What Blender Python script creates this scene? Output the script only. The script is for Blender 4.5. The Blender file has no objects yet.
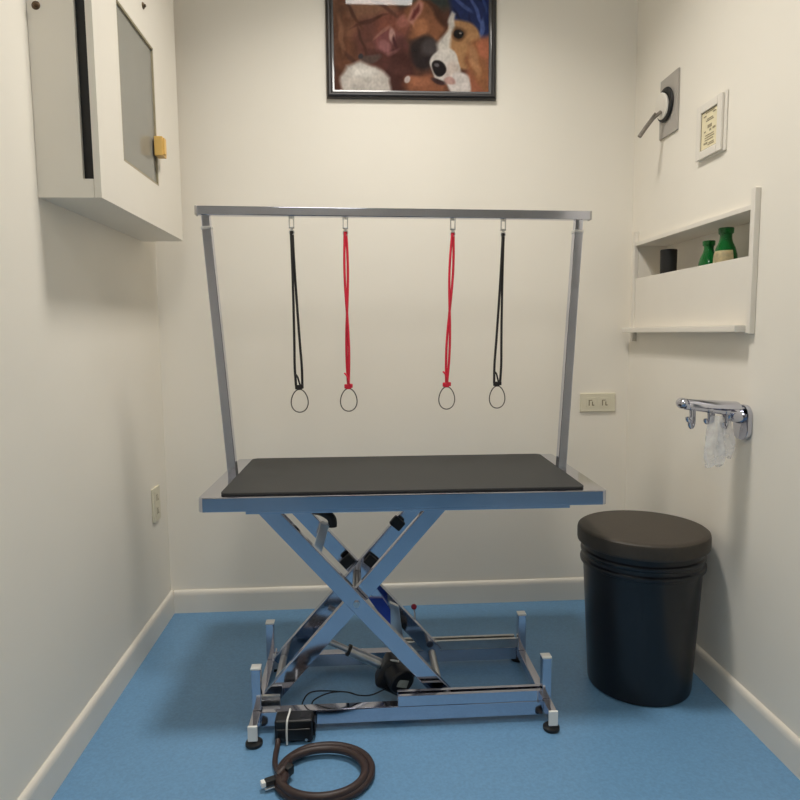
import bpy, bmesh, math, random
from mathutils import Vector, Matrix
from mathutils import noise as mnoise
random.seed(7)
S = bpy.context.scene
COL = S.collection
V = Vector
PI = math.pi

# ------------------------------------------------------------------ materials
def lin(r, g, b):
    def f(c):
        c /= 255.0
        return c/12.92 if c <= .04045 else ((c+.055)/1.055)**2.4
    return (f(r), f(g), f(b), 1)

def pmat(name, col, rough=.5, metal=0., noise=None, bump=None, coat=0., spec=.5):
    m = bpy.data.materials.new(name); m.use_nodes = True
    nt = m.node_tree; b = nt.nodes['Principled BSDF']
    b.inputs['Base Color'].default_value = col
    b.inputs['Roughness'].default_value = rough
    b.inputs['Metallic'].default_value = metal
    b.inputs['Coat Weight'].default_value = coat
    b.inputs['Specular IOR Level'].default_value = spec
    tc = nt.nodes.new('ShaderNodeTexCoord')
    if noise:
        sc, amt, det = noise
        n = nt.nodes.new('ShaderNodeTexNoise'); n.inputs['Scale'].default_value = sc; n.inputs['Detail'].default_value = det
        nt.links.new(tc.outputs['Object'], n.inputs['Vector'])
        r = nt.nodes.new('ShaderNodeValToRGB')
        r.color_ramp.elements[0].position = .3; r.color_ramp.elements[1].position = .7
        r.color_ramp.elements[0].color = [c*(1-amt) for c in col[:3]]+[1]
        r.color_ramp.elements[1].color = [min(1, c*(1+amt)) for c in col[:3]]+[1]
        nt.links.new(n.outputs['Fac'], r.inputs['Fac']); nt.links.new(r.outputs['Color'], b.inputs['Base Color'])
    if bump:
        sc, st = bump
        n = nt.nodes.new('ShaderNodeTexNoise'); n.inputs['Scale'].default_value = sc; n.inputs['Detail'].default_value = 4
        nt.links.new(tc.outputs['Object'], n.inputs['Vector'])
        bp = nt.nodes.new('ShaderNodeBump'); bp.inputs['Strength'].default_value = st; bp.inputs['Distance'].default_value = .002
        nt.links.new(n.outputs['Fac'], bp.inputs['Height']); nt.links.new(bp.outputs['Normal'], b.inputs['Normal'])
    return m

M = {}
M['wall'] = pmat('wall_paint', lin(236, 230, 218), .6, noise=(2.5, .015, 3), bump=(90, .06))
M['ceil'] = pmat('ceiling_paint', lin(236, 231, 221), .8, noise=(3, .02, 2))
M['trim'] = pmat('trim_paint', lin(228, 222, 211), .35, noise=(6, .015, 2))
M['cab'] = pmat('cabinet_paint', lin(226, 220, 208), .35, noise=(5, .015, 2))
M['floor'] = pmat('blue_vinyl', lin(104, 148, 186), .42, noise=(130, .09, 6), bump=(160, .12))
M['chrome'] = pmat('chrome', (.56, .57, .65, 1), .09, 1., noise=(14, .03, 2))
M['steel'] = pmat('brushed_steel', (.62, .62, .62, 1), .28, 1., noise=(30, .06, 3))
M['mat'] = pmat('black_rubber_mat', lin(39, 40, 40), .6, noise=(220, .12, 3), bump=(320, .25))
M['rubber'] = pmat('black_rubber', lin(24, 24, 25), .55, noise=(60, .1, 2))
M['bucket'] = pmat('black_plastic', lin(19, 21, 26), .3, noise=(40, .06, 2))
M['lid'] = pmat('dark_vinyl_lid', lin(56, 49, 41), .5, noise=(70, .08, 3), bump=(140, .1))
M['box'] = pmat('black_casing', lin(22, 23, 27), .38, noise=(50, .1, 2))
M['hose'] = pmat('brown_rubber_cord', lin(54, 39, 36), .48, noise=(60, .12, 3))
M['red'] = pmat('red_nylon', lin(214, 30, 58), .6, noise=(200, .12, 2))
M['blackcord'] = pmat('black_nylon', lin(26, 23, 22), .6, noise=(200, .12, 2))
M['wire'] = pmat('coated_wire', lin(84, 78, 72), .35, .6, noise=(80, .05, 2))
M['white'] = pmat('white_plastic', lin(236, 236, 232), .35, noise=(20, .01, 2))
M['ivory'] = pmat('ivory_plastic', lin(220, 213, 190), .4, noise=(20, .015, 2))
M['greyplate'] = pmat('grey_plate', lin(172, 166, 158), .45, noise=(20, .02, 2))
M['dark'] = pmat('dark_slot', lin(14, 13, 12), .6, noise=(20, .05, 2))
M['brown'] = pmat('socket_mark', lin(132, 120, 94), .5, noise=(20, .05, 2))
M['brass'] = pmat('yellow_latch', lin(226, 184, 104), .4, noise=(30, .04, 2))
M['bronze'] = pmat('bronze_screw', lin(96, 78, 60), .35, .8, noise=(60, .1, 2))
M['frame'] = pmat('black_frame', lin(24, 18, 18), .45, noise=(30, .1, 2), coat=.3)
M['label'] = pmat('grey_sticker', lin(150, 160, 158), .5, noise=(90, .15, 2))
M['blue'] = pmat('blue_cover', lin(30, 62, 165), .35, noise=(30, .05, 2))
M['card'] = pmat('cream_card', lin(232, 221, 186), .5, noise=(25, .03, 2))
M['ink'] = pmat('grey_print', lin(156, 145, 118), .6, noise=(40, .1, 2))
M['door'] = pmat('dark_door', lin(70, 55, 44), .45, noise=(9, .12, 4))
M['paperlabel'] = pmat('bottle_label', lin(226, 210, 168), .5, noise=(60, .2, 2))
M['redknob'] = pmat('red_knob', lin(150, 22, 52), .35, noise=(30, .05, 2))
M['lead'] = pmat('grey_lead', lin(126, 118, 108), .4, noise=(60, .1, 2))
M['inner'] = pmat('cabinet_lining', lin(214, 212, 202), .6, noise=(8, .03, 2))

def glass_mat(name, col, rough, trans, ior=1.45):
    m = pmat(name, col, rough, noise=(8, .02, 2)); b = m.node_tree.nodes['Principled BSDF']
    b.inputs['Transmission Weight'].default_value = trans; b.inputs['IOR'].default_value = ior
    return m
M['green'] = glass_mat('green_bottle_glass', lin(18, 122, 52), .1, .5)
M['pane'] = glass_mat('grey_glass', lin(176, 174, 164), .10, .45, 1.3)  # cabinet pane: even grey base colour, partly see-through

def film_mat():
    m = bpy.data.materials.new('clear_film'); m.use_nodes = True; nt = m.node_tree
    out = nt.nodes['Material Output']; b = nt.nodes['Principled BSDF']
    b.inputs['Base Color'].default_value = (.9, .9, .92, 1); b.inputs['Roughness'].default_value = .12
    t = nt.nodes.new('ShaderNodeBsdfTransparent'); mx = nt.nodes.new('ShaderNodeMixShader')
    tc = nt.nodes.new('ShaderNodeTexCoord'); n = nt.nodes.new('ShaderNodeTexNoise'); n.inputs['Scale'].default_value = 40
    mr = nt.nodes.new('ShaderNodeMapRange'); mr.inputs['To Min'].default_value = .10; mr.inputs['To Max'].default_value = .55
    nt.links.new(tc.outputs['Object'], n.inputs['Vector']); nt.links.new(n.outputs['Fac'], mr.inputs['Value'])
    nt.links.new(mr.outputs['Result'], mx.inputs['Fac'])
    nt.links.new(t.outputs[0], mx.inputs[1]); nt.links.new(b.outputs[0], mx.inputs[2]); nt.links.new(mx.outputs[0], out.inputs['Surface'])
    return m
M['film'] = film_mat()

def emit_mat(name, col, st):
    m = bpy.data.materials.new(name); m.use_nodes = True; nt = m.node_tree
    b = nt.nodes['Principled BSDF']
    b.inputs['Base Color'].default_value = (.9, .9, .9, 1)
    b.inputs['Emission Color'].default_value = col; b.inputs['Emission Strength'].default_value = st
    return m

# ------------------------------------------------------------------ geometry helpers
class MB:
    """collects shapes; build() links them as ONE mesh object"""
    def __init__(s): s.bm = bmesh.new()
    def _merge(s, t, mx=None):
        if mx is not None: t.transform(mx)
        me = bpy.data.meshes.new('tmp'); t.to_mesh(me); t.free()
        s.bm.from_mesh(me); bpy.data.meshes.remove(me); return s
    def box(s, x0, x1, y0, y1, z0, z1, bev=0., seg=2, mx=None):
        t = bmesh.new(); bmesh.ops.create_cube(t, size=1)
        for v in t.verts:
            v.co = V(((x0+x1)/2+v.co.x*(x1-x0), (y0+y1)/2+v.co.y*(y1-y0), (z0+z1)/2+v.co.z*(z1-z0)))
        if bev > 0: bmesh.ops.bevel(t, geom=t.edges[:], offset=bev, segments=seg, affect='EDGES', profile=.5)
        return s._merge(t, mx)
    def bar(s, a, b, w, h, bev=.002, up=(0, 0, 1), ext=0.):
        """rectangular bar from a to b: w across, h along 'up'"""
        a, b = V(a), V(b); d = (b-a); L = d.length; d.normalize()
        side = d.cross(V(up)).normalized(); u = side.cross(d)
        t = bmesh.new(); bmesh.ops.create_cube(t, size=1)
        for v in t.verts: v.co = V((v.co.x*w, v.co.y*(L+2*ext), v.co.z*h))
        if bev > 0: bmesh.ops.bevel(t, geom=t.edges[:], offset=bev, segments=2, affect='EDGES', profile=.5)
        m = Matrix((side, d, u)).transposed().to_4x4(); m.translation = (a+b)/2
        return s._merge(t, m)
    def lathe(s, prof, n=32, mx=None, cap=True):
        """prof: list of (r,z) bottom to top around z"""
        t = bmesh.new(); rings = []
        for r, z in prof:
            rings.append([t.verts.new((r*math.cos(2*PI*i/n), r*math.sin(2*PI*i/n), z)) for i in range(n)])
        for a, b in zip(rings, rings[1:]):
            for i in range(n): t.faces.new((a[i], a[(i+1) % n], b[(i+1) % n], b[i]))
        if cap:
            t.faces.new(list(reversed(rings[0]))); t.faces.new(rings[-1])
        return s._merge(t, mx)
    def cyl(s, a, b, r, r2=None, n=20, bev=.0):
        a, b = V(a), V(b); d = b-a; L = d.length
        r2 = r if r2 is None else r2
        m = d.to_track_quat('Z', 'Y').to_matrix().to_4x4(); m.translation = a
        if bev: prof = [(r-bev, 0), (r, bev), (r2, L-bev), (r2-bev, L)]
        else: prof = [(r, 0), (r2, L)]
        return s.lathe(prof, n, m)
    def tube(s, pts, r, n=10, closed=False, flat=1.):
        pts = [V(p) for p in pts]; t = bmesh.new(); N = len(pts); rings = []
        rr = r if isinstance(r, (list, tuple)) else [r]*N
        nrm = None
        for i, p in enumerate(pts):
            if closed: d = pts[(i+1) % N]-pts[i-1]
            else: d = pts[min(i+1, N-1)]-pts[max(i-1, 0)]
            d.normalize()
            if nrm is None:
                nrm = d.orthogonal().normalized()
            nrm = (nrm-d*nrm.dot(d))
            if nrm.length < 1e-6: nrm = d.orthogonal()
            nrm.normalize(); bn = d.cross(nrm)
            rings.append([t.verts.new(p+(nrm*math.cos(2*PI*k/n)+bn*math.sin(2*PI*k/n)*flat)*rr[i]) for k in range(n)])
        pairs = list(zip(rings, rings[1:]))
        if closed: pairs.append((rings[-1], rings[0]))
        for a, b in pairs:
            for k in range(n): t.faces.new((a[k], a[(k+1) % n], b[(k+1) % n], b[k]))
        if not closed:
            t.faces.new(list(reversed(rings[0]))); t.faces.new(rings[-1])
        bmesh.ops.recalc_face_normals(t, faces=t.faces[:])
        return s._merge(t)
    def prism(s, pts, z0, z1, bev=0., mx=None):
        """outline in xy extruded z0..z1"""
        t = bmesh.new(); a = [t.verts.new((x, y, z0)) for x, y in pts]; b = [t.verts.new((x, y, z1)) for x, y in pts]
        n = len(pts)
        for i in range(n): t.faces.new((a[i], a[(i+1) % n], b[(i+1) % n], b[i]))
        f0 = t.faces.new(list(reversed(a))); f1 = t.faces.new(b)
        bmesh.ops.recalc_face_normals(t, faces=t.faces[:])
        if bev: bmesh.ops.bevel(t, geom=list(set(list(f0.edges)+list(f1.edges))), offset=bev, segments=2, affect='EDGES', profile=.5)
        return s._merge(t, mx)
    def ball(s, c, r, sc=(1, 1, 1), n=20):
        t = bmesh.new(); bmesh.ops.create_uvsphere(t, u_segments=n, v_segments=n//2, radius=r)
        m = Matrix.Diagonal((*sc, 1)); m.translation = V(c)
        return s._merge(t, m)
    def build(s, name, mat, parent=None, smooth=True):
        bm = s.bm
        bmesh.ops.recalc_face_normals(bm, faces=bm.faces[:]) if False else None
        xs = [v.co for v in bm.verts]
        lo = V((min(c.x for c in xs), min(c.y for c in xs), min(c.z for c in xs)))
        hi = V((max(c.x for c in xs), max(c.y for c in xs), max(c.z for c in xs)))
        o0 = V(((lo.x+hi.x)/2, (lo.y+hi.y)/2, lo.z))
        bm.transform(Matrix.Translation(-o0))
        me = bpy.data.meshes.new(name); bm.to_mesh(me); bm.free()
        if smooth:
            for p in me.polygons: p.use_smooth = True
            me.set_sharp_from_angle(angle=math.radians(38))
        me.materials.append(M[mat] if isinstance(mat, str) else mat)
        o = bpy.data.objects.new(name, me); COL.objects.link(o)
        if smooth:
            wn = o.modifiers.new('weighted_normal', 'WEIGHTED_NORMAL'); wn.keep_sharp = True; wn.weight = 100
        if parent is not None:
            o.parent = parent; o.location = o0-wloc(parent)
        else: o.location = o0
        return o

def wloc(o):
    p = V(o.location)
    while o.parent is not None:
        o = o.parent; p += o.location
    return p
def tag(o, label, cat, group=None):
    o['label'] = label; o['category'] = cat
    if group: o['group'] = group
    return o
def thing(name, loc, label, cat, group=None):
    o = bpy.data.objects.new(name, None); o.empty_display_size = .05; COL.objects.link(o); o.location = loc
    return tag(o, label, cat, group)
def struct(mb, name, mat, parent=None):
    o = mb.build(name, mat, parent)
    if parent is None: o['kind'] = 'structure'
    return o
def rrect(x0, x1, y0, y1, r, n=6):
    out = []
    for cx, cy, a in ((x1-r, y1-r, 0), (x0+r, y1-r, 90), (x0+r, y0+r, 180), (x1-r, y0+r, 270)):
        for k in range(n+1):
            t = math.radians(a+90*k/n); out.append((cx+r*math.cos(t), cy+r*math.sin(t)))
    return out
def smoothpath(pts, n=8, closed=False):
    """Catmull-Rom through the points"""
    P = [V(p) for p in pts]; out = []; N = len(P)
    rng = range(N if closed else N-1)
    for i in rng:
        if closed: a, b, c, d = P[i-1], P[i], P[(i+1) % N], P[(i+2) % N]
        else: a, b, c, d = P[max(i-1, 0)], P[i], P[i+1], P[min(i+2, N-1)]
        for k in range(n):
            t = k/n
            out.append(.5*((2*b)+(c-a)*t+(2*a-5*b+4*c-d)*t*t+(3*b-a-3*c+d)*t**3))
    if not closed: out.append(P[-1])
    return out

# ------------------------------------------------------------------ room
XL, XR, YB, YF, ZC = -.801, 1.124, 2.691, -2.40, 3.00
YA0, HX0, HX1 = 1.0, -1.75, 2.05                      # the alcove opens at YA0 into a wider hall
struct(MB().box(HX0-.1, HX1+.1, YF-.1, YB+.1, -.08, 0), 'floor', 'floor')
struct(MB().box(HX0-.1, HX1+.1, YF-.1, YB+.1, ZC, ZC+.08), 'ceiling', 'ceil')
wl = MB(); wl.box(XL-.1, XL, YA0, YB+.1, 0, ZC).box(HX0, XL-.1, YA0, YA0+.1, 0, ZC).box(HX0-.1, HX0, YF-.1, YA0+.1, 0, ZC)
struct(wl, 'wall_left', 'wall')
struct(MB().box(XL, XR, YB, YB+.1, 0, ZC), 'wall_back', 'wall')
NY0, NY1, NZ0, NZ1 = 1.836, 2.620, 1.285, 1.505        # niche opening in the right wall
wr = MB()
wr.box(XR, XR+.18, YA0, NY0, 0, ZC); wr.box(XR, XR+.18, NY1, YB+.1, 0, ZC)
wr.box(XR, XR+.18, NY0, NY1, 0, NZ0); wr.box(XR, XR+.18, NY0, NY1, NZ1, ZC); wr.box(XR+.12, XR+.18, NY0, NY1, NZ0, NZ1)
wr.box(XR+.18, HX1, YA0, YA0+.1, 0, ZC).box(HX1, HX1+.1, YF-.1, YA0+.1, 0, ZC)
struct(wr, 'wall_right', 'wall')
DX0, DX1, DZ = -.65, .95, 2.15
wf = MB(); wf.box(HX0, DX0, YF-.1, YF, 0, ZC); wf.box(DX1, HX1, YF-.1, YF, 0, ZC); wf.box(DX0, DX1, YF-.1, YF, DZ, ZC)
struct(wf, 'wall_front', 'wall')
dr = struct(MB().box(DX0+.004, DX1-.004, YF-.07, YF-.03, .004, DZ-.004, .003), 'unseen_door', 'door')  # unseen door, added as something dark for the chrome to reflect
MB().cyl((DX0+.07, YF-.03, 1.0), (DX0+.07, YF+.02, 1.0), .012).ball((DX0+.07, YF+.035, 1.0), .028).build('door_knob', 'steel', dr)
dt = MB()
dt.box(DX0-.07, DX0, YF, YF+.018, 0, DZ+.07, .004).box(DX1, DX1+.07, YF, YF+.018, 0, DZ+.07, .004).box(DX0, DX1, YF, YF+.018, DZ, DZ+.07, .004)
struct(dt, 'trim_1', 'trim')
def baseboard(name, a, b, inward):
    """board with a stepped, rounded cap; profile in (depth,height)"""
    prof = [(0, 0), (.014, 0), (.014, .074), (.0125, .078), (.0125, .083), (.010, .089), (.006, .0935), (0, .095)]
    t = bmesh.new(); a, b, nn = V(a), V(b), V(inward)
    ra = [t.verts.new(a+nn*d+V((0, 0, z))) for d, z in prof]; rb = [t.verts.new(b+nn*d+V((0, 0, z))) for d, z in prof]
    n = len(prof)
    for i in range(n): t.faces.new((ra[i], ra[(i+1) % n], rb[(i+1) % n], rb[i]))
    t.faces.new(ra); t.faces.new(rb); bmesh.ops.recalc_face_normals(t, faces=t.faces[:])
    m = MB(); m._merge(t); return struct(m, name, 'trim')
baseboard('baseboard_left', (XL, YA0, 0), (XL, YB, 0), (1, 0, 0))
baseboard('baseboard_right', (XR, YA0, 0), (XR, YB, 0), (-1, 0, 0))
baseboard('baseboard_back', (XL+.014, YB, 0), (XR-.014, YB, 0), (0, -1, 0))
baseboard('baseboard_front', (DX1+.07, YF, 0), (HX1, YF, 0), (0, 1, 0))

# ------------------------------------------------------------------ ceiling lights
def ceiling_light(x, y, w, d, strength, label):
    t = thing('ceiling_light', (x, y, ZC), label, 'ceiling light', 'ceiling lights')
    f = MB()
    z0 = ZC-.06
    f.box(x-w/2-.02, x-w/2, y-d/2-.02, y+d/2+.02, z0, ZC-.001, .003).box(x+w/2, x+w/2+.02, y-d/2-.02, y+d/2+.02, z0, ZC-.001, .003)
    f.box(x-w/2, x+w/2, y-d/2-.02, y-d/2, z0, ZC-.001, .003).box(x-w/2, x+w/2, y+d/2, y+d/2+.02, z0, ZC-.001, .003)
    f.build('frame', 'white', t)
    MB().box(x-w/2, x+w/2, y-d/2, y+d/2, z0+.006, z0+.02).build('diffuser', emit_mat('lamp_diffuser', (1, .96, .895, 1), strength), t)
ceiling_light(.13, 1.75, .36, .36, 14, 'square white ceiling light above the grooming table')
ceiling_light(-.05, -.55, .6, 1.1, 15, 'added unseen fill light on the hall ceiling behind the camera')  # unseen lamp, added as fill to brighten the walls

la_ = bpy.data.lights.new('lamp', 'AREA'); la_.shape = 'RECTANGLE'; la_.size = .30; la_.size_y = .30
la_.energy = 20; la_.spread = math.radians(125); la_.color = (1, .96, .895)
lo_ = bpy.data.objects.new('lamp', la_); COL.objects.link(lo_); lo_.location = (.13, 1.75, ZC-.062)
# ------------------------------------------------------------------ grooming table
TX, TY = .125, 2.09
table = thing('grooming_table', (TX, TY, 0), 'chrome electric grooming table with black mat, scissor legs and overhead bar', 'grooming table')
ROT = Matrix.Translation((TX, TY, 0)) @ Matrix.Rotation(math.radians(-1.0), 4, 'Z')
ZT = .700
rim = MB(); rim.prism(rrect(-.578, .578, -.285, .29, .014), ZT-.042, ZT, .003, ROT)
rim.build('table_frame', 'chrome', table)
MB().prism(rrect(-.522, .522, -.262, .262, .022), ZT, ZT+.007, .002, ROT).build('table_mat', 'mat', table)
sf = MB()
sf.box(-.45, .475, -.272, -.235, ZT-.053, ZT-.042, .002, mx=ROT).box(-.45, .475, .2, .24, ZT-.07, ZT-.042, .002, mx=ROT)
sf.build('under_rail', 'chrome', table)

# scissor arms
CX, CZ, AL = -.022, .358, .402
ang = math.atan2(.575, .507)
dxa, dza = math.cos(ang)*AL, math.sin(ang)*AL
def arm(y, sgn, w=.024, h=.050):
    a = (CX-sgn*dxa, y, CZ-dza); b = (CX+sgn*dxa, y, CZ+dza)
    m = MB(); m.bar(a, b, w, h, .003, up=(0, 0, 1))
    return m.build('scissor_arm', 'chrome', table)
YA, YBk = 1.880, 2.150
arm(YA, -1); arm(YA+.030, 1); arm(YBk, -1); arm(YBk-.030, 1)
# through shafts and pivot bolts
MB().cyl((CX, YA+.045, CZ), (CX, YBk-.045, CZ), .014).build('pivot_shaft', 'steel', table)
for (y0, y1) in ((YA-.020, YA-.012), (YBk+.012, YBk+.020)):
    MB().cyl((CX, y0, CZ), (CX, y1, CZ), .0095, n=6).build('pivot_bolt', 'steel', table)
for sx, sz in ((-1, 1), (1, 1), (-1, -1), (1, -1)):
    z = CZ+sz*(dza-.02); x = CX+sx*(dxa-.018)
    MB().cyl((x, YA+.0425, z), (x, YBk-.0425, z), .012).build('cross_shaft', 'steel', table)
# inner bracing between the arm pairs
MB().bar((-.150, 2.02, .455), (-.118, 2.02, .560), .028, .030, .002, up=(0, 1, 0)).build('lift_link', 'steel', table)
blk = MB(); blk.tube(smoothpath([(-.155, 2.02, .604), (-.125, 2.02, .596), (-.098, 2.02, .575), (-.095, 2.02, .548)], 6), .014, 10)
blk.build('link_cover', 'rubber', table)
dA, dB = V((dxa, 0, -dza)).normalized(), V((dxa, 0, dza)).normalized()
for c, d in ((V((-.052, 2.106, .405)), dA), (V((.026, 2.095, .405)), dB), (V((.112, 2.085, .535)), dB)):
    MB().bar(c-d*.017, c+d*.017, .022, .042, .004).build('rubber_stop', 'rubber', table)
gp = MB(); gp.prism([(.083, .285), (.112, .27), (.126, .16), (.100, .175), (.083, .22)], 0, .02, .002, Matrix.Translation((0, 2.06, 0)) @ Matrix.Rotation(PI/2, 4, 'X'))
gp.build('gusset_plate', 'steel', table)
bc = MB(); bc.prism([(.015, .305), (.060, .305), (.085, .265), (.085, .20)], 0, .02, .002, Matrix.Translation((0, 2.05, 0)) @ Matrix.Rotation(PI/2, 4, 'X'))
bc.build('blue_cover', 'blue', table)
kn = MB(); kn.tube([(.178, 2.165, .10), (.176, 2.165, .16), (.172, 2.165, .205)], .003, 8)
ko = kn.build('release_pin', 'steel', table)
MB().ball((.171, 2.165, .215), .010).build('red_tip', 'redknob', ko)

# base frame
BX0, BX1 = -.315, .538
def rail(y0, y1, x0, x1, z0, z1, name='base_rail'):
    return MB().box(x0, x1, y0, y1, z0, z1, .003).build(name, 'chrome', table)
rail(1.815, 1.850, BX0+.012, BX1-.012, .020, .064)
rail(2.150, 2.185, BX0+.012, BX1-.012, .020, .064)
for y0, y1 in ((1.815, 1.852), (2.148, 2.185)):
    ch = MB(); xa, xb = .095, BX1-.014
    ch.box(xa, xb, y0, y0+.005, .064, .096, .001).box(xa, xb, y1-.005, y1, .064, .096, .001).box(xa, xb, y0+.005, y1-.005, .064, .069)
    ch.box(xa, xb, y0+.005, y0+.012, .091, .096, .001).box(xa, xb, y1-.012, y1-.005, .091, .096, .001)
    ch.build('roller_channel', 'steel' if y0 > 2 else 'chrome', table)
    MB().cyl((.245, y0+.006, .080), (.245, y1-.006, .080), .0105, bev=.001).build('roller', 'steel', table)
for x in (BX0, BX1):
    e = MB(); yf = 1.748 if x < 0 else 1.758
    e.box(x-.0125, x+.0125, yf, 2.205, .034, .066, .003)
    er = e.build('end_rail', 'chrome', table)
    MB().box(x-.0135, x+.0135, yf-.008, yf, .024, .068, .002).build('rail_cap', 'white', er)
    for y in (yf+.015, 2.185):
        ft = MB(); ft.lathe([(.022, 0), (.024, .003), (.024, .010), (.017, .016)], 24, Matrix.Translation((x, y, 0)))
        ft.cyl((x, y, .016), (x, y, .036), .007)
        ft.build('foot', 'rubber', table)
    for y in (1.835, 2.135):
        up = MB(); up.box(x-.0135, x+.0135, y-.0135, y+.0135, .066, .190, .002)
        uo = up.build('upright', 'chrome', table)
        MB().box(x-.0145, x+.0145, y-.0145, y+.0145, .190, .195, .0015).build('upright_cap', 'white', uo)
    MB().box(x-.006 if x > 0 else x+.002, x+.004 if x > 0 else x+.012, 1.851, 1.875, .040, .085, .001).build('corner_bracket', 'steel', table)
# arm hinge lugs at the fixed end
for y in (1.865, 2.115):
    MB().box(CX-dxa-.02, CX-dxa+.035, y, y+.012, .035, .085, .002).build('hinge_lug', 'steel', table)
# actuator
act = MB(); act.cyl((-.125, 1.985, .196), (-.050, 1.985, .158), .0095)
act.build('actuator_rod', 'steel', table)
a2 = MB(); a2.cyl((-.052, 1.985, .159), (.060, 1.985, .102), .017, bev=.002)
ao = a2.build('actuator_tube', 'steel', table)
MB().cyl((-.054, 1.985, .160), (-.046, 1.985, .156), .0185).build('dust_seal', 'rubber', ao)
mo = MB()
mm = Matrix.Translation((.092, 1.965, .085)) @ Matrix.Rotation(math.radians(27), 4, 'Y')
mo.box(-.050, .055, -.038, .038, -.050, .048, .016, 3, mm).cyl((.092, 1.955, .100), (.114, 1.900, .088), .041, bev=.005)
mo2 = mo.build('actuator_motor', 'box', table)
mo2['label'] = 'black actuator motor housing with a grey sticker'
MB().box(-.017, .017, -.0008, .0008, -.012, .012, 0, mx=Matrix.Translation((.114, 1.8985, .087)) @ Matrix.Rotation(math.radians(20), 4, 'Y') @ Matrix.Rotation(.3, 4, 'Z')).build('motor_sticker', 'label', mo2)
cu = MB(); cu.tube(smoothpath([(.065, 1.95, .125), (.08, 1.94, .142), (.105, 1.935, .140)], 6), .003, 8).build('cable_tie', 'white', mo2)
# wires from the motor over the front rail
w = MB()
for k, (z1, x1) in enumerate(((.095, -.155), (.088, -.11))):
    w.tube(smoothpath([(-.19+.03*k, 1.870, .03), (-.185+.03*k, 1.862, .066), (x1, 1.862, z1), (-.06, 1.862, .090), (-.02, 1.865, .076), (.02, 1.875, .07), (.07, 1.93, .06)], 8), .0022, 6)
w.build('wiring', 'box', table)

# overhead frame
LB, RB = V((-.408, 2.075, ZT)), V((.655, 2.095, ZT))
LT, RT = V((-.470, 2.100, 1.531)), V((.718, 2.150, 1.527))
for a, b in ((LB, LT), (RB, RT)):
    d = (b-a).normalized(); e = a+d*(b-a).length*.935
    p = MB(); p.bar(a-d*.055, e, .029, .029, .003, up=(0, 1, 0))
    po = p.build('post', 'chrome', table)
    MB().bar(e, b-d*.014, .025, .025, .002, up=(0, 1, 0)).build('inner_post', 'chrome', po)
    MB().bar(e-d*.004, e+d*.006, .032, .032, .002, up=(0, 1, 0)).build('post_collar', 'steel', po)
    q = a-d*.058
    MB().cyl(q-V((0, 0, .012)), q+V((0, 0, .006)), .013, n=8, bev=.002).build('clamp_bolt', 'rubber', po)
bd = (RT-LT).normalized()
bo = MB(); bo.bar(LT-bd*.024, RT+bd*.034, .028, .028, .003)
bo = bo.build('overhead_bar', 'chrome', table)
for c, s in ((LT-bd*.024, -1), (RT+bd*.034, 1)):
    MB().bar(c, c+bd*s*.006, .0285, .0285, .002).build('end_cap', 'greyplate', bo)

# ------------------------------------------------------------------ four grooming loops
def grooming_loop(x, xb, mat, label, spread, cross):
    t = (x-LT.x)/(RT.x-LT.x); p = LT.lerp(RT, t); y = p.y; zb = p.z-.014
    root = thing('grooming_loop', (x, y, zb), label, 'grooming loop', 'grooming loops on the overhead bar')
    c = MB(); c.cyl((x, y, zb-.006), (x, y, zb), .009, n=16).box(x-.0085, x-.0055, y-.005, y+.005, zb-.036, zb-.005, .001).box(x+.0055, x+.0085, y-.005, y+.005, zb-.036, zb-.005, .001)
    c.box(x-.0085, x+.0085, y-.005, y+.005, zb-.036, zb-.031, .001).cyl((x, y, zb-.044), (x, y, zb-.034), .0045, n=12)
    c.tube([(x+.0075*math.cos(a), y, zb-.048+.0075*math.sin(a)) for a in [2*PI*k/18 for k in range(18)]], .0016, 8, True)
    c.build('swivel_clip', 'steel', root)
    zt = zb-.052; ze = .985
    # doubled cord: two legs from the clip ring down to the slide
    cd = MB(); L = zt-ze
    leg = []
    for s in (-1, 1):
        pts = []
        for k in range(9):
            u = k/8
            prof = math.sin(PI*u)**.8
            if cross: off = s*spread*math.sin(2*PI*u*.9+.35)*.8
            else: off = s*(spread*(u**1.6)*(1 if u < .93 else .7)+.0015)
            pts.append((x+(xb-x)*u+off+.0006*s, y+.0025*s, zt-L*u))
        cd.tube(smoothpath(pts, 6), .0040, 8)
    cd.tube(smoothpath([(x-.002, y-.0025, zt-.004), (x-.003, y, zt+.004), (x, y+.001, zt+.0085), (x+.003, y+.001, zt+.004), (x+.002, y+.0025, zt-.004)], 5), .003, 8)
    cd.tube(smoothpath([(xb-.012, y-.002, ze+.04), (xb-.004, y-.007, ze+.03), (xb+.003, y-.006, ze+.006), (xb+.010, y-.001, ze-.002)], 6), .0028, 8)
    cd.build('cord', mat, root)
    k = MB(); k.cyl((xb, y, ze-.012), (xb, y, ze+.004), .0085, n=14, bev=.002).box(xb-.013, xb-.005, y-.006, y+.004, ze-.010, ze+.004, .002).box(xb+.005, xb+.014, y-.006, y+.004, ze-.008, ze+.005, .002)
    k.build('slide', mat, root)
    zc = ze-.047
    ring = [(xb+.0005+.0265*math.sin(a)*(1-.14*math.cos(a)), y+.004*math.sin(a), zc+.037*math.cos(a)) for a in [2*PI*i/40 for i in range(40)]]
    MB().tube(ring, .0018, 8, True).build('wire_noose', 'wire', root)
grooming_loop(-.2085, -.197, 'blackcord', 'black cord grooming loop nearest the wall cabinet, at the left end of the bar', .011, False)
grooming_loop(-.0410, -.040, 'red', 'red cord grooming loop directly right of the left-hand black loop', .006, True)
grooming_loop(.3020, .281, 'red', 'red cord grooming loop directly left of the right-hand black loop', .007, True)
grooming_loop(.4670, .450, 'blackcord', 'black cord grooming loop nearest the right-hand post of the frame', .012, False)

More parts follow.
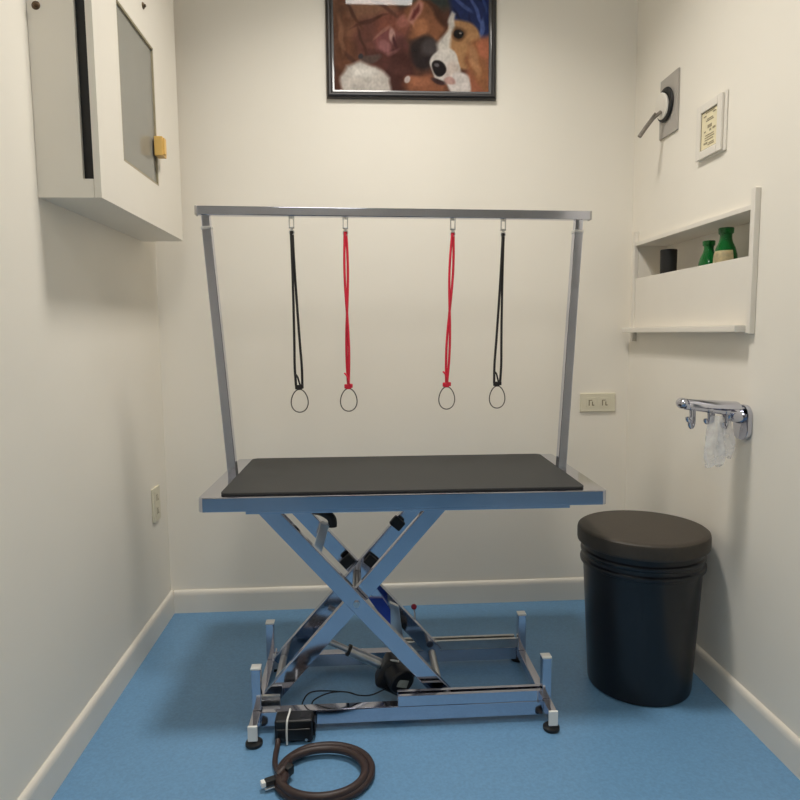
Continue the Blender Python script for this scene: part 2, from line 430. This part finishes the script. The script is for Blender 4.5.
# ------------------------------------------------------------------ control box and coiled cord
cb = thing('control_box', (-.202, 1.782, 0), 'small black control box strapped with a white tie in front of the base rail', 'control box')
b = MB(); b.box(-.257, -.150, 1.758, 1.812, .006, .070, .007, 3).box(-.250, -.157, 1.754, 1.760, .014, .046, .003)
b.box(-.150, -.143, 1.766, 1.804, .016, .060, .003)
for i in range(5): b.box(-.186+.006*i, -.183+.006*i, 1.772, 1.800, .0695, .0715, .0007)
b.build('casing', 'box', cb)
for x, y in ((-.245, 1.77), (-.245, 1.80), (-.162, 1.77), (-.162, 1.80)):
    MB().cyl((x, y, 0), (x, y, .008), .006, n=12).build('foot', 'rubber', cb)
z = MB(); tie = [(-.222, 1.7515, .004), (-.222, 1.7515, .040), (-.221, 1.7555, .066), (-.220, 1.765, .0735), (-.218, 1.790, .0735), (-.217, 1.810, .0735), (-.217, 1.8118, .04), (-.219, 1.8118, .004)]
z.tube(smoothpath(tie, 5), .0028, 8, False)
z.build('cable_tie', 'white', cb)
s = MB(); s.cyl((-.168, 1.7535, .014), (-.168, 1.7565, .014), .004, n=12).build('screw', 'steel', cb)

pts = [(-.247, 1.752, .020), (-.2465, 1.735, .012), (-.247, 1.70, .009), (-.243, 1.66, .010), (-.232, 1.625, .013)]
cx, cy = -.110, 1.615
def ring_pt(a, rx, ry, z): return (cx+rx*math.cos(a), cy+ry*math.sin(a), z)
n1 = len(pts)
for k in range(1, 34):
    a = PI*1.02+2*PI*k/16*1.0
    u = k/33
    w2 = max(0., min(1., (k-13)/5)); rx = .124-.012*w2+.002*math.sin(k*.7); ry = .108-.014*w2
    q_ = ring_pt(a, rx, ry, .012+.018*(1 if k > 16 else k/16)*(.6 if k > 16 else .2)); pts.append((q_[0]-.004*w2, q_[1]-.012*w2, q_[2]))
pts += [(-.205, 1.640, .030), (-.213, 1.605, .034), (-.228, 1.590, .028)]
pts2 = smoothpath(pts, 6)
rr = []
for i, _ in enumerate(pts2):
    u = i/len(pts2); rr.append(.0075 if u < .08 else min(.0108, .0075+(u-.08)*.06))
cord = tag(MB().tube(pts2, rr, 12).build('coiled_cable', 'hose'), 'thick brown rubber cord coiled on the blue floor in front of the table', 'cord')
pl = MB(); pl.box(-.022, .022, -.010, .010, -.008, .008, .004, mx=Matrix.Translation((-.238, 1.583, .020)) @ Matrix.Rotation(math.radians(25), 4, 'Z'))
plug = pl.build('plug', 'rubber', cord)
q = MB(); q.box(-.011, 0, -.0085, .0085, -.0065, .0065, .002, mx=Matrix.Translation((-.257, 1.574, .020)) @ Matrix.Rotation(math.radians(25), 4, 'Z'))
q.build('plug_tip', 'white', plug)
MB().bar((-.256, 1.561, .011), (-.216, 1.578, .011), .006, .004, .001).build('metal_strip', 'steel', plug)
MB().bar((-.213, 1.598, .030), (-.198, 1.618, .030), .030, .026, .004).build('coil_tie', 'rubber', cord)

# ------------------------------------------------------------------ bucket stool
bx, by = .901, 2.014
bk = thing('storage_bucket', (bx, by, 0), 'round black plastic bucket with a padded dark lid beside the right wall', 'bucket')
T = Matrix.Translation((bx, by, 0)) @ Matrix.Diagonal((1.085, 1.085, .99, 1))
body = MB()
prof = [(.140, 0), (.147, .004), (.149, .012), (.168, .395), (.1695, .400), (.1695, .408), (.177, .412), (.178, .418), (.177, .424), (.171, .428), (.171, .440), (.176, .444), (.177, .450), (.176, .455), (.171, .459), (.171, .480)]
body.lathe(prof, 64, T)
body.build('body', 'bucket', bk)
ld = MB(); ld.lathe([(.172, .479), (.183, .479), (.186, .482), (.187, .488), (.187, .517), (.185, .525), (.180, .529), (.170, .531), (.08, .534), (.01, .5345)], 72, T)
ld.build('lid', 'lid', bk)

# ------------------------------------------------------------------ wall cabinet
X0, X1, Y0, Y1, Z0, Z1 = XL+.001, -.645, 1.740, 2.530, 1.498, 2.42
cab = thing('wall_cabinet', ((X0+X1)/2, (Y0+Y1)/2, Z0), 'white wall cabinet with a glazed door and yellow latch on the left wall', 'cabinet')
th = .018; XD = X1-.018      # door sits on the front XD..X1
bd_ = MB()
bd_.box(X0, XD, Y1-th, Y1, Z0, Z1).box(X0, XD, Y0+th, Y1-th, Z0, Z0+th).box(X0, XD, Y0+th, Y1-th, Z1-th, Z1).box(X0, X0+.008, Y0+th, Y1-th, Z0+th, Z1-th)
# near side panel with a tall slot in it
sx0, sx1, sz0, sz1 = XD-.026, XD, Z0+.046, Z1-.06
bd_.box(X0, sx0, Y0, Y0+th, Z0, Z1).box(sx0, XD, Y0, Y0+th, Z0, sz0).box(sx0, XD, Y0, Y0+th, sz1, Z1)
bo_ = bd_.build('body', 'cab', cab)
MB().box(sx0, sx1, Y0+.012, Y0+.030, sz0, sz1).build('side_slot', 'dark', bo_)
dz0, dz1, dy0, dy1 = Z0, Z1, Y0, Y1-.035
gy0, gy1, gz0, gz1 = 1.915, 2.235, Z0+.135, 2.06
dm = MB()
dm.box(XD+.001, X1, dy0, gy0, dz0, dz1).box(XD+.001, X1, gy1, dy1, dz0, dz1).box(XD+.001, X1, gy0, gy1, dz0, gz0).box(XD+.001, X1, gy0, gy1, gz1, dz1)
bmesh.ops.remove_doubles(dm.bm, verts=dm.bm.verts[:], dist=1e-5)
do = dm.build('door', 'cab', cab)
MB().box(XD+.008, XD+.012, gy0, gy1, gz0, gz1).build('glass_pane', 'pane', do)
be = MB()
for a in ((gy0, gy0+.006, gz0, gz1), (gy1-.006, gy1, gz0, gz1), (gy0, gy1, gz0, gz0+.006), (gy0, gy1, gz1-.006, gz1)):
    be.box(XD+.012, X1-.001, *a)
be.build('glazing_bead', 'ink', do)
MB().box(XD+.001, X1-.006, dy1+.006, Y1, Z0, Z1, .001).build('face_frame', 'cab', cab)
la = MB(); la.box(X1, X1+.026, 2.200, 2.244, 1.722, 1.782, .002).box(X1+.026, X1+.032, 2.204, 2.224, 1.727, 1.777, .001)
la.build('latch', 'brass', do)
def screw_head(c, axis, par):
    m = MB(); a = V(c); d = V(axis)
    m.cyl(a, a+d*.004, .0105, .008, n=20); m.cyl(a+d*.004, a+d*.009, .006, .004, n=12)
    return m.build('screw', 'bronze', par)
screw_head((X0+.022, Y0, 1.955), (0, -1, 0), bo_)
screw_head((X1, 2.150, 2.150), (1, 0, 0), do)
# ------------------------------------------------------------------ framed picture of dogs
px0, px1, pz0, pz1 = -.115, .552, 2.068, 2.56
pic = thing('framed_picture', ((px0+px1)/2, YB, pz0), 'black framed photograph of dogs hanging high on the back wall', 'picture')
fw, fd = .030, .024
fp = [(0, 0), (0, .014), (.004, .020), (.010, .0235), (.016, .0225), (.020, .017), (.024, .015), (.030, .013), (.030, 0)]  # (inward, depth)
t = bmesh.new(); loops = []
for (cx_, cz_, sx_, sz_) in ((px0, pz0, 1, 1), (px1, pz0, -1, 1), (px1, pz1, -1, -1), (px0, pz1, 1, -1)):
    loops.append([t.verts.new((cx_+sx_*i, YB-.001-d, cz_+sz_*i)) for i, d in fp])
for i in range(4):
    a, b2 = loops[i], loops[(i+1) % 4]
    for k in range(len(fp)):
        k2 = (k+1) % len(fp); t.faces.new((a[k], a[k2], b2[k2], b2[k]))
bmesh.ops.recalc_face_normals(t, faces=t.faces[:])
fm = MB(); fm._merge(t); fm.build('frame', 'frame', pic)
# print: colours of the photograph itself, per vertex of a fine grid
ax0, ax1, az0, az1 = px0+.029, px1-.029, pz0+.029, pz1-.029
NX, NZ = 210, 150
UW = 608.0; SC = UW/(ax1-ax0)
def poly(pts):
    return ('p', pts)
shapes = []
def E_(cx, cy, rx, ry, col, rot=0, soft=.12): shapes.append(('e', cx, cy, rx, ry, math.radians(rot), col, soft))
def P_(pts, col, soft=5): shapes.append(('p', pts, col, soft))
P_([(0, -200), (800, -200), (800, 500), (0, 500)], (96, 56, 42))
P_([(90, -200), (540, -200), (560, 60), (470, 60), (90, 20)], (52, 62, 60), 20)
P_([(520, -200), (720, -200), (720, 200), (640, 170), (560, 90)], (24, 42, 106), 10)
for k, (x, y, rx, ry, r, c) in enumerate(((600, 40, 50, 8, 40, (58, 84, 160)), (660, 70, 60, 7, 65, (66, 92, 170)), (640, 10, 50, 9, 20, (18, 28, 74)), (680, 130, 40, 9, 100, (74, 100, 172)), (590, 90, 40, 6, 50, (16, 26, 70)), (640, 120, 46, 6, 75, (20, 30, 84)), (690, 30, 40, 6, 80, (40, 70, 150)))):
    E_(x, y, rx, ry, c, r, .5)
P_([(95, -200), (165, -200), (160, 20), (120, 80), (95, 90)], (58, 104, 160), 8)
E_(128, 20, 14, 60, (112, 160, 205), 15, .5)
E_(215, 120, 150, 140, (128, 80, 55))
E_(150, 180, 60, 140, (112, 66, 44), 0, .4)
E_(250, 60, 90, 40, (150, 98, 70), -8, .6)
E_(190, 150, 50, 30, (146, 90, 62), 20, .7)
E_(270, 190, 90, 100, (112, 62, 50), -20, .4)
E_(330, 130, 70, 60, (140, 74, 56), -20, .5)
E_(320, 195, 60, 55, (134, 72, 70), 30, .4)
E_(300, 205, 26, 22, (166, 100, 98), 20, .6)
E_(330, 165, 12, 34, (206, 150, 138), -15, .5)
E_(355, 215, 36, 50, (100, 52, 48), 10, .5)
for (x_, y_, a_, b_, r_, c_) in ((180, 90, 60, 6, 60, (96, 54, 38)), (240, 110, 70, 7, -20, (90, 48, 38)), (215, 200, 70, 6, 70, (84, 46, 36)), (275, 245, 50, 7, 20, (78, 40, 38)), (350, 250, 36, 7, 60, (70, 34, 34)), (290, 150, 40, 6, -40, (160, 100, 84)), (340, 190, 30, 6, 80, (84, 40, 42)), (130, 160, 70, 10, 85, (140, 90, 62)), (250, 30, 70, 9, -10, (166, 116, 88)), (300, 60, 60, 8, 30, (108, 62, 48)), (170, 250, 40, 8, 40, (90, 52, 40)), (320, 230, 34, 8, -30, (170, 104, 98))):
    E_(x_, y_, a_, b_, c_, r_, .7)
E_(375, 110, 34, 22, (176, 100, 84), -30, .5)
P_([(375, 75), (400, 40), (440, 20), (480, 40), (520, 90), (535, 130), (500, 190), (440, 190), (395, 170), (400, 120)], (150, 88, 54), 10)
P_([(392, 110), (400, 60), (436, 22), (450, 40), (440, 80), (410, 125)], (202, 128, 108), 6)
P_([(402, 105), (412, 66), (432, 42), (434, 66), (418, 98)], (120, 50, 46), 5)
E_(440, 130, 30, 34, (184, 112, 70), 15, .5)
P_([(455, 30), (500, 45), (545, 100), (540, 140), (515, 110), (480, 60)], (84, 46, 32), 8)
E_(455, 225, 62, 64, (48, 36, 36), 0, .3)
E_(475, 205, 36, 30, (76, 66, 66), -30, .6)
E_(350, 300, 60, 85, (78, 40, 34), 12, .4)
E_(300, 260, 90, 24, (92, 48, 42), 28, .5)
E_(245, 250, 40, 16, (96, 74, 66), -10, .5)
P_([(125, 320), (150, 275), (205, 262), (260, 278), (318, 320), (322, 400), (130, 400)], (214, 203, 192), 8)
E_(210, 300, 50, 22, (232, 224, 214), 0, .7)
E_(206, 244, 10, 10, (60, 56, 60), 0, .4)
E_(460, 350, 84, 42, (150, 86, 56), 0, .4)
E_(430, 330, 50, 18, (176, 104, 70), 10, .6)
E_(388, 328, 11, 14, (206, 186, 178), 20, .4)
# the beagle on the right
P_([(640, 170), (720, 150), (720, 400), (600, 400)], (176, 98, 66), 12)
E_(606, 190, 72, 92, (192, 134, 82), -12, .15)
P_([(548, 110), (560, 72), (576, 80), (572, 130), (548, 190)], (228, 216, 204), 5)
P_([(520, 170), (560, 120), (560, 180), (545, 240), (500, 230), (504, 190)], (232, 222, 210), 8)
E_(535, 272, 58, 66, (230, 220, 210), -10, .12)
E_(562, 300, 30, 44, (216, 196, 184), 10, .5)
P_([(628, 190), (668, 170), (700, 250), (706, 380), (676, 350), (634, 300), (612, 250)], (166, 100, 58), 8)
E_(650, 250, 18, 66, (196, 132, 84), -16, .6)
E_(690, 205, 30, 34, (206, 112, 74), 0, .5)
E_(588, 152, 28, 26, (112, 72, 44), 0, .5)
E_(587, 152, 20, 17, (26, 20, 20), -8, .25)
E_(594, 147, 5, 4, (150, 140, 130), 0, .4)
E_(592, 345, 46, 52, (226, 214, 208), 0, .2)
E_(556, 330, 24, 14, (196, 150, 140), 20, .4)
E_(510, 330, 30, 10, (70, 44, 44), 15, .5)
E_(510, 280, 28, 31, (34, 26, 28), 0, .18)
E_(503, 268, 10, 7, (104, 96, 98), -20, .6)
def inside(x, y, pts):
    c = False; j = len(pts)-1; dmin = 1e9
    for i in range(len(pts)):
        xi, yi = pts[i]; xj, yj = pts[j]
        if (yi > y) != (yj > y) and x < (xj-xi)*(y-yi)/(yj-yi)+xi: c = not c
        ex, ey = xj-xi, yj-yi; tt = max(0, min(1, ((x-xi)*ex+(y-yi)*ey)/(ex*ex+ey*ey+1e-9)))
        dmin = min(dmin, math.hypot(x-xi-tt*ex, y-yi-tt*ey)); j = i
    return dmin if c else -dmin
boxes = []
for s_ in shapes:
    if s_[0] == 'e': r_ = max(s_[3], s_[4])*1.3; boxes.append((s_[1]-r_, s_[1]+r_, s_[2]-r_, s_[2]+r_))
    else:
        xs = [q[0] for q in s_[1]]; ys = [q[1] for q in s_[1]]; boxes.append((min(xs)-20, max(xs)+20, min(ys)-20, max(ys)+20))
def colour(u, v):
    c = (96., 56., 42.)
    for s_, bb in zip(shapes, boxes):
        if not (bb[0] <= u <= bb[1] and bb[2] <= v <= bb[3]): continue
        if s_[0] == 'e':
            _, cx_, cy_, rx, ry, r_, col, so = s_
            dx, dy = u-cx_, v-cy_; ca, sa = math.cos(r_), math.sin(r_)
            q = math.hypot((dx*ca+dy*sa)/rx, (-dx*sa+dy*ca)/ry); a = (1+so/2-q)/so
        else:
            col = s_[2]; a = inside(u, v, s_[1])/s_[3]*.5+.5
        a = max(0., min(1., a))
        if a > 0: c = tuple(c[k]*(1-a)+col[k]*a for k in range(3))
    return c
me = bpy.data.meshes.new('print'); vs = []; fs = []; cols = []
for j in range(NZ+1):
    for i in range(NX+1):
        x = ax0+(ax1-ax0)*i/NX; zz = az0+(az1-az0)*j/NZ
        vs.append((x-(ax0+ax1)/2, 0, zz-az0))
        u = 100+(x-ax0)*SC; v = 370-(zz-az0)*SC
        w_ = 1.+.12*mnoise.noise(V((u*.035, v*.035, 1)))+.09*mnoise.noise(V((u*.11, v*.09, 4)))
        c = colour(u+3*math.sin(v*.08), v+3*math.sin(u*.07)); g_ = .3*c[0]+.55*c[1]+.15*c[2]; cols.append(lin(*[(q*.82+g_*.18)*w_*.88 for q in c]))
for j in range(NZ):
    for i in range(NX):
        a = j*(NX+1)+i; fs.append((a, a+1, a+NX+2, a+NX+1))
me.from_pydata(vs, [], fs)
at = me.color_attributes.new('Print', 'FLOAT_COLOR', 'POINT')
for i, c in enumerate(cols): at.data[i].color = c
pm = bpy.data.materials.new('photo_print'); pm.use_nodes = True
nt = pm.node_tree; b_ = nt.nodes['Principled BSDF']; an = nt.nodes.new('ShaderNodeVertexColor'); an.layer_name = 'Print'
nt.links.new(an.outputs['Color'], b_.inputs['Base Color']); b_.inputs['Roughness'].default_value = .7; b_.inputs['Specular IOR Level'].default_value = 0.
b_.inputs['Coat Weight'].default_value = 1.; b_.inputs['Coat Roughness'].default_value = .02
me.materials.append(pm)
pr = bpy.data.objects.new('print', me); COL.objects.link(pr); pr.parent = pic
pr.location = V(((ax0+ax1)/2, YB-.011, az0))-wloc(pic)

# ------------------------------------------------------------------ right wall fittings
# socket plate with black ring and white cap
wp = thing('wall_plate', (XR, 2.383, 1.85), 'grey wall plate with a black ring, white round cap and short grey lead', 'wall plate')
MB().box(XR-.008, XR-.0005, 2.315, 2.452, 1.852, 2.060, .002).build('plate', 'greyplate', wp)
RX = Matrix.Rotation(-PI/2, 4, 'Y')
g = MB(); g.lathe([(.050, 0), (.058, .002), (.060, .006), (.058, .010), (.050, .012), (.043, .010), (.042, .006)], 40, Matrix.Translation((XR-.008, 2.398, 1.962)) @ RX)
g.build('ring', 'rubber', wp)
g = MB(); g.lathe([(.040, 0), (.045, .003), (.047, .009), (.043, .013), (.02, .015)], 36, Matrix.Translation((XR-.014, 2.404, 1.959)) @ RX @ Matrix.Rotation(math.radians(-8), 4, 'Y'))
g.build('cap', 'trim', wp)
g = MB(); g.tube(smoothpath([(XR-.027, 2.40, 1.938), (XR-.052, 2.397, 1.918), (XR-.075, 2.394, 1.893), (XR-.108, 2.390, 1.848)], 6), [.007+.001*(i > 8) for i in range(19)], 10, flat=.8)
g.tube(smoothpath([(XR-.050, 2.395, 1.932), (XR-.066, 2.392, 1.912), (XR-.104, 2.386, 1.856)], 8), .0035, 8)
g.build('lead', 'lead', wp)

# small framed notice
nf = thing('framed_notice', (XR, 2.09, 1.70), 'small white framed notice with a cream printed card on the right wall', 'notice')
ny0, ny1, nz0, nz1 = 2.006, 2.164, 1.702, 1.872
MB().box(XR-.006, XR-.0005, ny0-.006, ny1-.006, nz0-.004, nz1+.004, .002).build('back_plate', 'trim', nf)
f = MB(); fx0, fx1 = XR-.016, XR-.006
f.box(fx0, fx1, ny0+.006, ny0+.032, nz0, nz1, .003).box(fx0, fx1, ny1-.026, ny1, nz0, nz1, .003).box(fx0, fx1, ny0+.032, ny1-.026, nz0, nz0+.026, .003).box(fx0, fx1, ny0+.032, ny1-.026, nz1-.026, nz1, .003)
f.build('frame', 'trim', nf)
cd_ = MB().box(XR-.010, XR-.0065, ny0+.030, ny1-.024, nz0+.024, nz1-.024).build('card', 'card', nf)
k = MB(); xk = XR-.0108
cyc = (ny0+ny1)/2+.002
for (yy, zz, wy, hz) in ((.0, .150, .05, .003), (.030, .140, .016, .004), (-.026, .143, .018, .004), (0, .128, .034, .003), (0, .122, .044, .003), (0, .102, .024, .010), (-.004, .088, .010, .006), (.028, .088, .010, .004), (-.026, .090, .016, .006), (0, .074, .05, .003), (.0, .066, .056, .003), (.002, .058, .05, .003), (.022, .048, .022, .006), (-.012, .046, .03, .003), (-.01, .040, .036, .003)):
    k.box(xk, xk+.0012, cyc+yy-wy/2, cyc+yy+wy/2, nz0+zz*.92-hz/2, nz0+zz*.92+hz/2)
k.build('printed_text', 'ink', cd_)
bo2 = MB()
for a in ((ny0+.031, ny0+.0335, nz0+.025, nz1-.025), (ny1-.0275, ny1-.025, nz0+.025, nz1-.025), (ny0+.031, ny1-.025, nz0+.025, nz0+.028), (ny0+.031, ny1-.025, nz1-.028, nz1-.025)):
    bo2.box(xk-.0006, xk+.001, *a)
bo2.build('card_border', 'brown', cd_)

# wall shelf let into the wall
UX = 1.107
ws = thing('wall_shelf', (XR, 2.2, 1.14), 'white wall shelf with tall side panels and deep front panel, set into the right wall', 'shelf')
for (y0, y1, z0, z1) in ((1.814, 1.8355, 1.140, 1.548), (2.6205, 2.640, 1.110, 1.548)):
    MB().box(UX, XR-.0005, y0, y1, z0, z1, .002).build('side_panel', 'trim', ws)
MB().box(UX+.006, XR-.0005, 1.8365, 2.6195, 1.1655, 1.362, .002).build('front_panel', 'trim', ws)
MB().box(1.076, XR-.0005, 1.8365, 2.658, 1.145, 1.165, .003).build('ledge', 'trim', ws)
MB().box(UX+.002, XR+.119, 1.8365, 2.6195, 1.490, 1.5045, .001).build('top_board', 'trim', ws)
MB().box(UX+.022, XR+.119, 1.8365, 2.6195, 1.2855, 1.300, .001).build('shelf_board', 'trim', ws) if False else MB().box(XR+.0005, XR+.119, 1.8365, 2.6195, 1.2855, 1.300, .001).build('shelf_board', 'trim', ws)
MB().box(XR+.113, XR+.1195, 1.8365, 2.6195, 1.3005, 1.4895).build('back_panel', 'trim', ws)
# things on the shelf
def bottle(x, y, h, r, label, lab):
    root = thing('green_bottle', (x, y, 1.300), label, 'bottle', 'green bottles on the wall shelf')
    k = h/.165
    prof = [(r*.9, 0), (r, .004), (r, .072*k), (r*.96, .085*k), (r*.80, .105*k), (r*.58, .122*k), (r*.5, .134*k), (r*.5, .146*k)]
    MB().lathe(prof, 32, Matrix.Translation((x, y, 1.300))).build('bottle_body', 'green', root)
    MB().lathe([(r*.52, .146*k), (r*.62, .149*k), (r*.64, .163*k), (r*.60, .165*k)], 28, Matrix.Translation((x, y, 1.300))).build('bottle_cap', 'green', root)
    if lab:
        m = MB(); t2 = bmesh.new(); n = 14; rows = []
        for zz, f_ in ((.040*k, 1.), (.072*k, 1.), (.085*k, .96), (.096*k, .87)):
            rows.append([t2.verts.new(((r*f_+.0008)*math.cos(a), (r*f_+.0008)*math.sin(a), zz)) for a in [math.radians(170+110*i/n) for i in range(n+1)]])
        for a, b in zip(rows, rows[1:]):
            for i in range(n): t2.faces.new((a[i], a[i+1], b[i+1], b[i]))
        bmesh.ops.solidify(t2, geom=t2.faces[:], thickness=.0004)
        m._merge(t2, Matrix.Translation((x, y, 1.300))); m.build('paper_label', 'paperlabel', root)
bottle(1.158, 2.045, .172, .036, 'larger green bottle with a cream paper label on the wall shelf', True)
bottle(1.160, 2.150, .146, .031, 'smaller green bottle without a label behind the larger one on the wall shelf', False)
m = MB(); m.lathe([(.027, 0), (.0285, .003), (.030, .150), (.0285, .152), (.027, .148), (.026, .01)], 32, Matrix.Translation((1.155, 2.425, 1.300)))
tag(m.build('black_cup', 'dark'), 'plain black cylindrical cup at the far end of the wall shelf', 'cup')

# chrome hook bracket with clear bags
hb = thing('hook_bracket', (XR, 1.84, .83), 'chrome folding bracket with hooks on the right wall above the bucket', 'bracket')
yb_ = 1.842
pm_ = MB(); pm_.prism(rrect(-.038, .038, -.052, .052, .03, 8), 0, .016, .004, Matrix.Translation((XR-.0005, yb_, .883)) @ Matrix.Rotation(-PI/2, 4, 'Y') @ Matrix.Rotation(PI/2, 4, 'Z'))
pm_.build('back_plate', 'chrome', hb)
mm = MB(); mm.cyl((XR-.016, yb_, .900), (XR-.050, yb_, .905), .022, .017, 24).ball((XR-.052, yb_, .906), .019).cyl((XR-.045, yb_-.030, .903), (XR-.045, yb_+.03, .903), .010)
mm.build('hinge', 'chrome', hb)
# curved top cover
t3 = bmesh.new(); rows = []
for i in range(13):
    u = i/12; x = XR-.030-.150*u; z = .930+.010*u
    wv = .040*(math.sin(PI*min(1, .18+u*.82))*.5+.6)
    rows.append([t3.verts.new((x, yb_+wv*math.sin(q), z+.024*math.cos(q)-.010)) for q in [math.radians(-80+160*j/10) for j in range(11)]])
for a, b in zip(rows, rows[1:]):
    for j in range(10): t3.faces.new((a[j], a[j+1], b[j+1], b[j]))
bmesh.ops.recalc_face_normals(t3, faces=t3.faces[:])
bmesh.ops.solidify(t3, geom=t3.faces[:], thickness=.003)
c3 = MB(); c3._merge(t3); c3.build('cover', 'chrome', hb)
ar = MB(); ar.cyl((XR-.04, yb_-.014, .912), (XR-.190, yb_-.014, .934), .010).cyl((XR-.04, yb_+.014, .912), (XR-.190, yb_+.014, .934), .010)
ar.ball((XR-.192, yb_, .941), .016, (1, 1.5, 1))
ar.build('arm', 'chrome', hb)
for (x, s_, h_) in ((XR-.172, -1, .042), (XR-.150, 1, .062), (XR-.118, -1, .040), (XR-.092, 1, .040), (XR-.066, -1, .045), (XR-.05, 1, .05)):
    y = yb_+.014*s_; zt = .914+(XR-x-.04)*.147
    hk = MB(); hk.tube(smoothpath([(x, y, zt), (x+.001, y, zt-h_*.6), (x, y, zt-h_*.85), (x-.006, y-.004, zt-h_), (x-.013, y-.007, zt-h_*.92), (x-.015, y-.008, zt-h_*.72)], 6), .0055, 10)
    hk.ball((x, y, zt), .011).cyl((x-.008, y, zt), (x+.008, y, zt), .012, bev=.002)
    hk.build('hook', 'chrome', hb)
def plastic_bag(x, y, z, w, h, label, seed):
    rnd = random.Random(seed); t4 = bmesh.new(); n, r = 40, 18; rows = []
    ph = [rnd.uniform(0, 6.28) for _ in range(6)]
    for j in range(r+1):
        v = j/r; wid = w*(.55+.45*math.sin(PI*min(.5+.5*v, .86)*1.0)) if v > .7 else w*(.42+.5*v)
        wid = w*(.45+.75*v-.55*v**4)
        row = []
        for i in range(n):
            a = 2*PI*i/n
            ri = 1+.16*math.sin(3*a+ph[0]+v*2)+.10*math.sin(7*a+ph[1]-v*4)+.05*math.sin(11*a+ph[2]+v*7)
            row.append(t4.verts.new((x+wid/2*ri*math.cos(a), y+wid*.30*ri*math.sin(a), z-h*v+.006*math.sin(2*a+ph[3])*v)))
        rows.append(row)
    for a, b in zip(rows, rows[1:]):
        for i in range(n): t4.faces.new((a[i], a[(i+1) % n], b[(i+1) % n], b[i]))
    t4.faces.new(rows[-1])
    m = MB(); m._merge(t4)
    return tag(m.build('plastic_bag', 'film'), label, 'plastic bag', 'clear plastic bags on the bracket')
plastic_bag(1.020, yb_-.022, .905, .070, .145, 'crumpled clear plastic bag hanging from the outer part of the chrome bracket', 3)
plastic_bag(1.074, yb_+.018, .892, .058, .115, 'crumpled clear plastic bag hanging close to the wall under the chrome bracket', 8)

# ------------------------------------------------------------------ power outlets
def outlet(name, org, ux, uy, un, w, h, label, horiz):
    """org centre on wall, ux/uy in-plane axes, un normal"""
    ux, uy, un = V(ux), V(uy), V(un)
    mx = Matrix((ux, uy, un)).transposed().to_4x4(); mx.translation = V(org)
    root = thing(name, org, label, 'power outlet', 'wall power outlets')
    MB().box(-w/2, w/2, -h/2, h/2, .0005, .009, .003, mx=mx).build('cover_plate', 'ivory', root)
    for s_ in (-1, 1):
        cx_, cy_ = (s_*w*.19, 0) if horiz else (0, s_*h*.20)
        so = MB().box(cx_-.021, cx_+.021, cy_-.021, cy_+.021, .009, .0105, .001, mx=mx).build('socket', 'ivory', root)
        k = MB()
        k.box(cx_-.011, cx_-.007, cy_-.013, cy_+.011, .0104, .0110, mx=mx).box(cx_-.011, cx_+.004, cy_+.008, cy_+.011, .0104, .0110, mx=mx)
        k.box(cx_+.003, cx_+.007, cy_-.010, cy_+.004, .0104, .0110, mx=mx).box(cx_+.003, cx_+.013, cy_-.013, cy_-.009, .0104, .0110, mx=mx)
        k.build('slots', 'brown', so)
outlet('power_outlet', (.992, YB, .855), (1, 0, 0), (0, 0, 1), (0, -1, 0), .150, .078, 'cream double power outlet on the back wall right of the table', True)
outlet('power_outlet', (XL, 2.535, .504), (0, 1, 0), (0, 0, 1), (1, 0, 0), .082, .132, 'cream upright power outlet low on the left wall', False)

# ------------------------------------------------------------------ camera and light
f_px, yaw, pitch, roll, H = 655.74, .0597, .1010, -.0090, 1.15
cam = bpy.data.cameras.new('camera'); co = bpy.data.objects.new('camera', cam); COL.objects.link(co)
cam.sensor_width = 36; cam.lens = f_px/800*36; cam.clip_start = .02
cy_, sy_, cp_, sp_ = math.cos(yaw), math.sin(yaw), math.cos(pitch), math.sin(pitch)
fwv = V((sy_*cp_, cy_*cp_, -sp_)); rv = V((cy_, -sy_, 0)); uv = rv.cross(fwv)
r2 = rv*math.cos(roll)+uv*math.sin(roll); u2 = uv*math.cos(roll)-rv*math.sin(roll)
mw = Matrix((r2, u2, -fwv)).transposed().to_4x4(); mw.translation = (0, 0, H)
co.matrix_world = mw
S.camera = co
wd = bpy.data.worlds.new('world'); S.world = wd; wd.use_nodes = True
wd.node_tree.nodes['Background'].inputs['Color'].default_value = (.02, .02, .02, 1)
S.view_settings.view_transform = 'Standard'; S.view_settings.look = 'None'
S.view_settings.gamma = 1; S.view_settings.use_curve_mapping = False
S.view_settings.exposure = -.34
S.cycles.max_bounces = 10; S.cycles.diffuse_bounces = 6
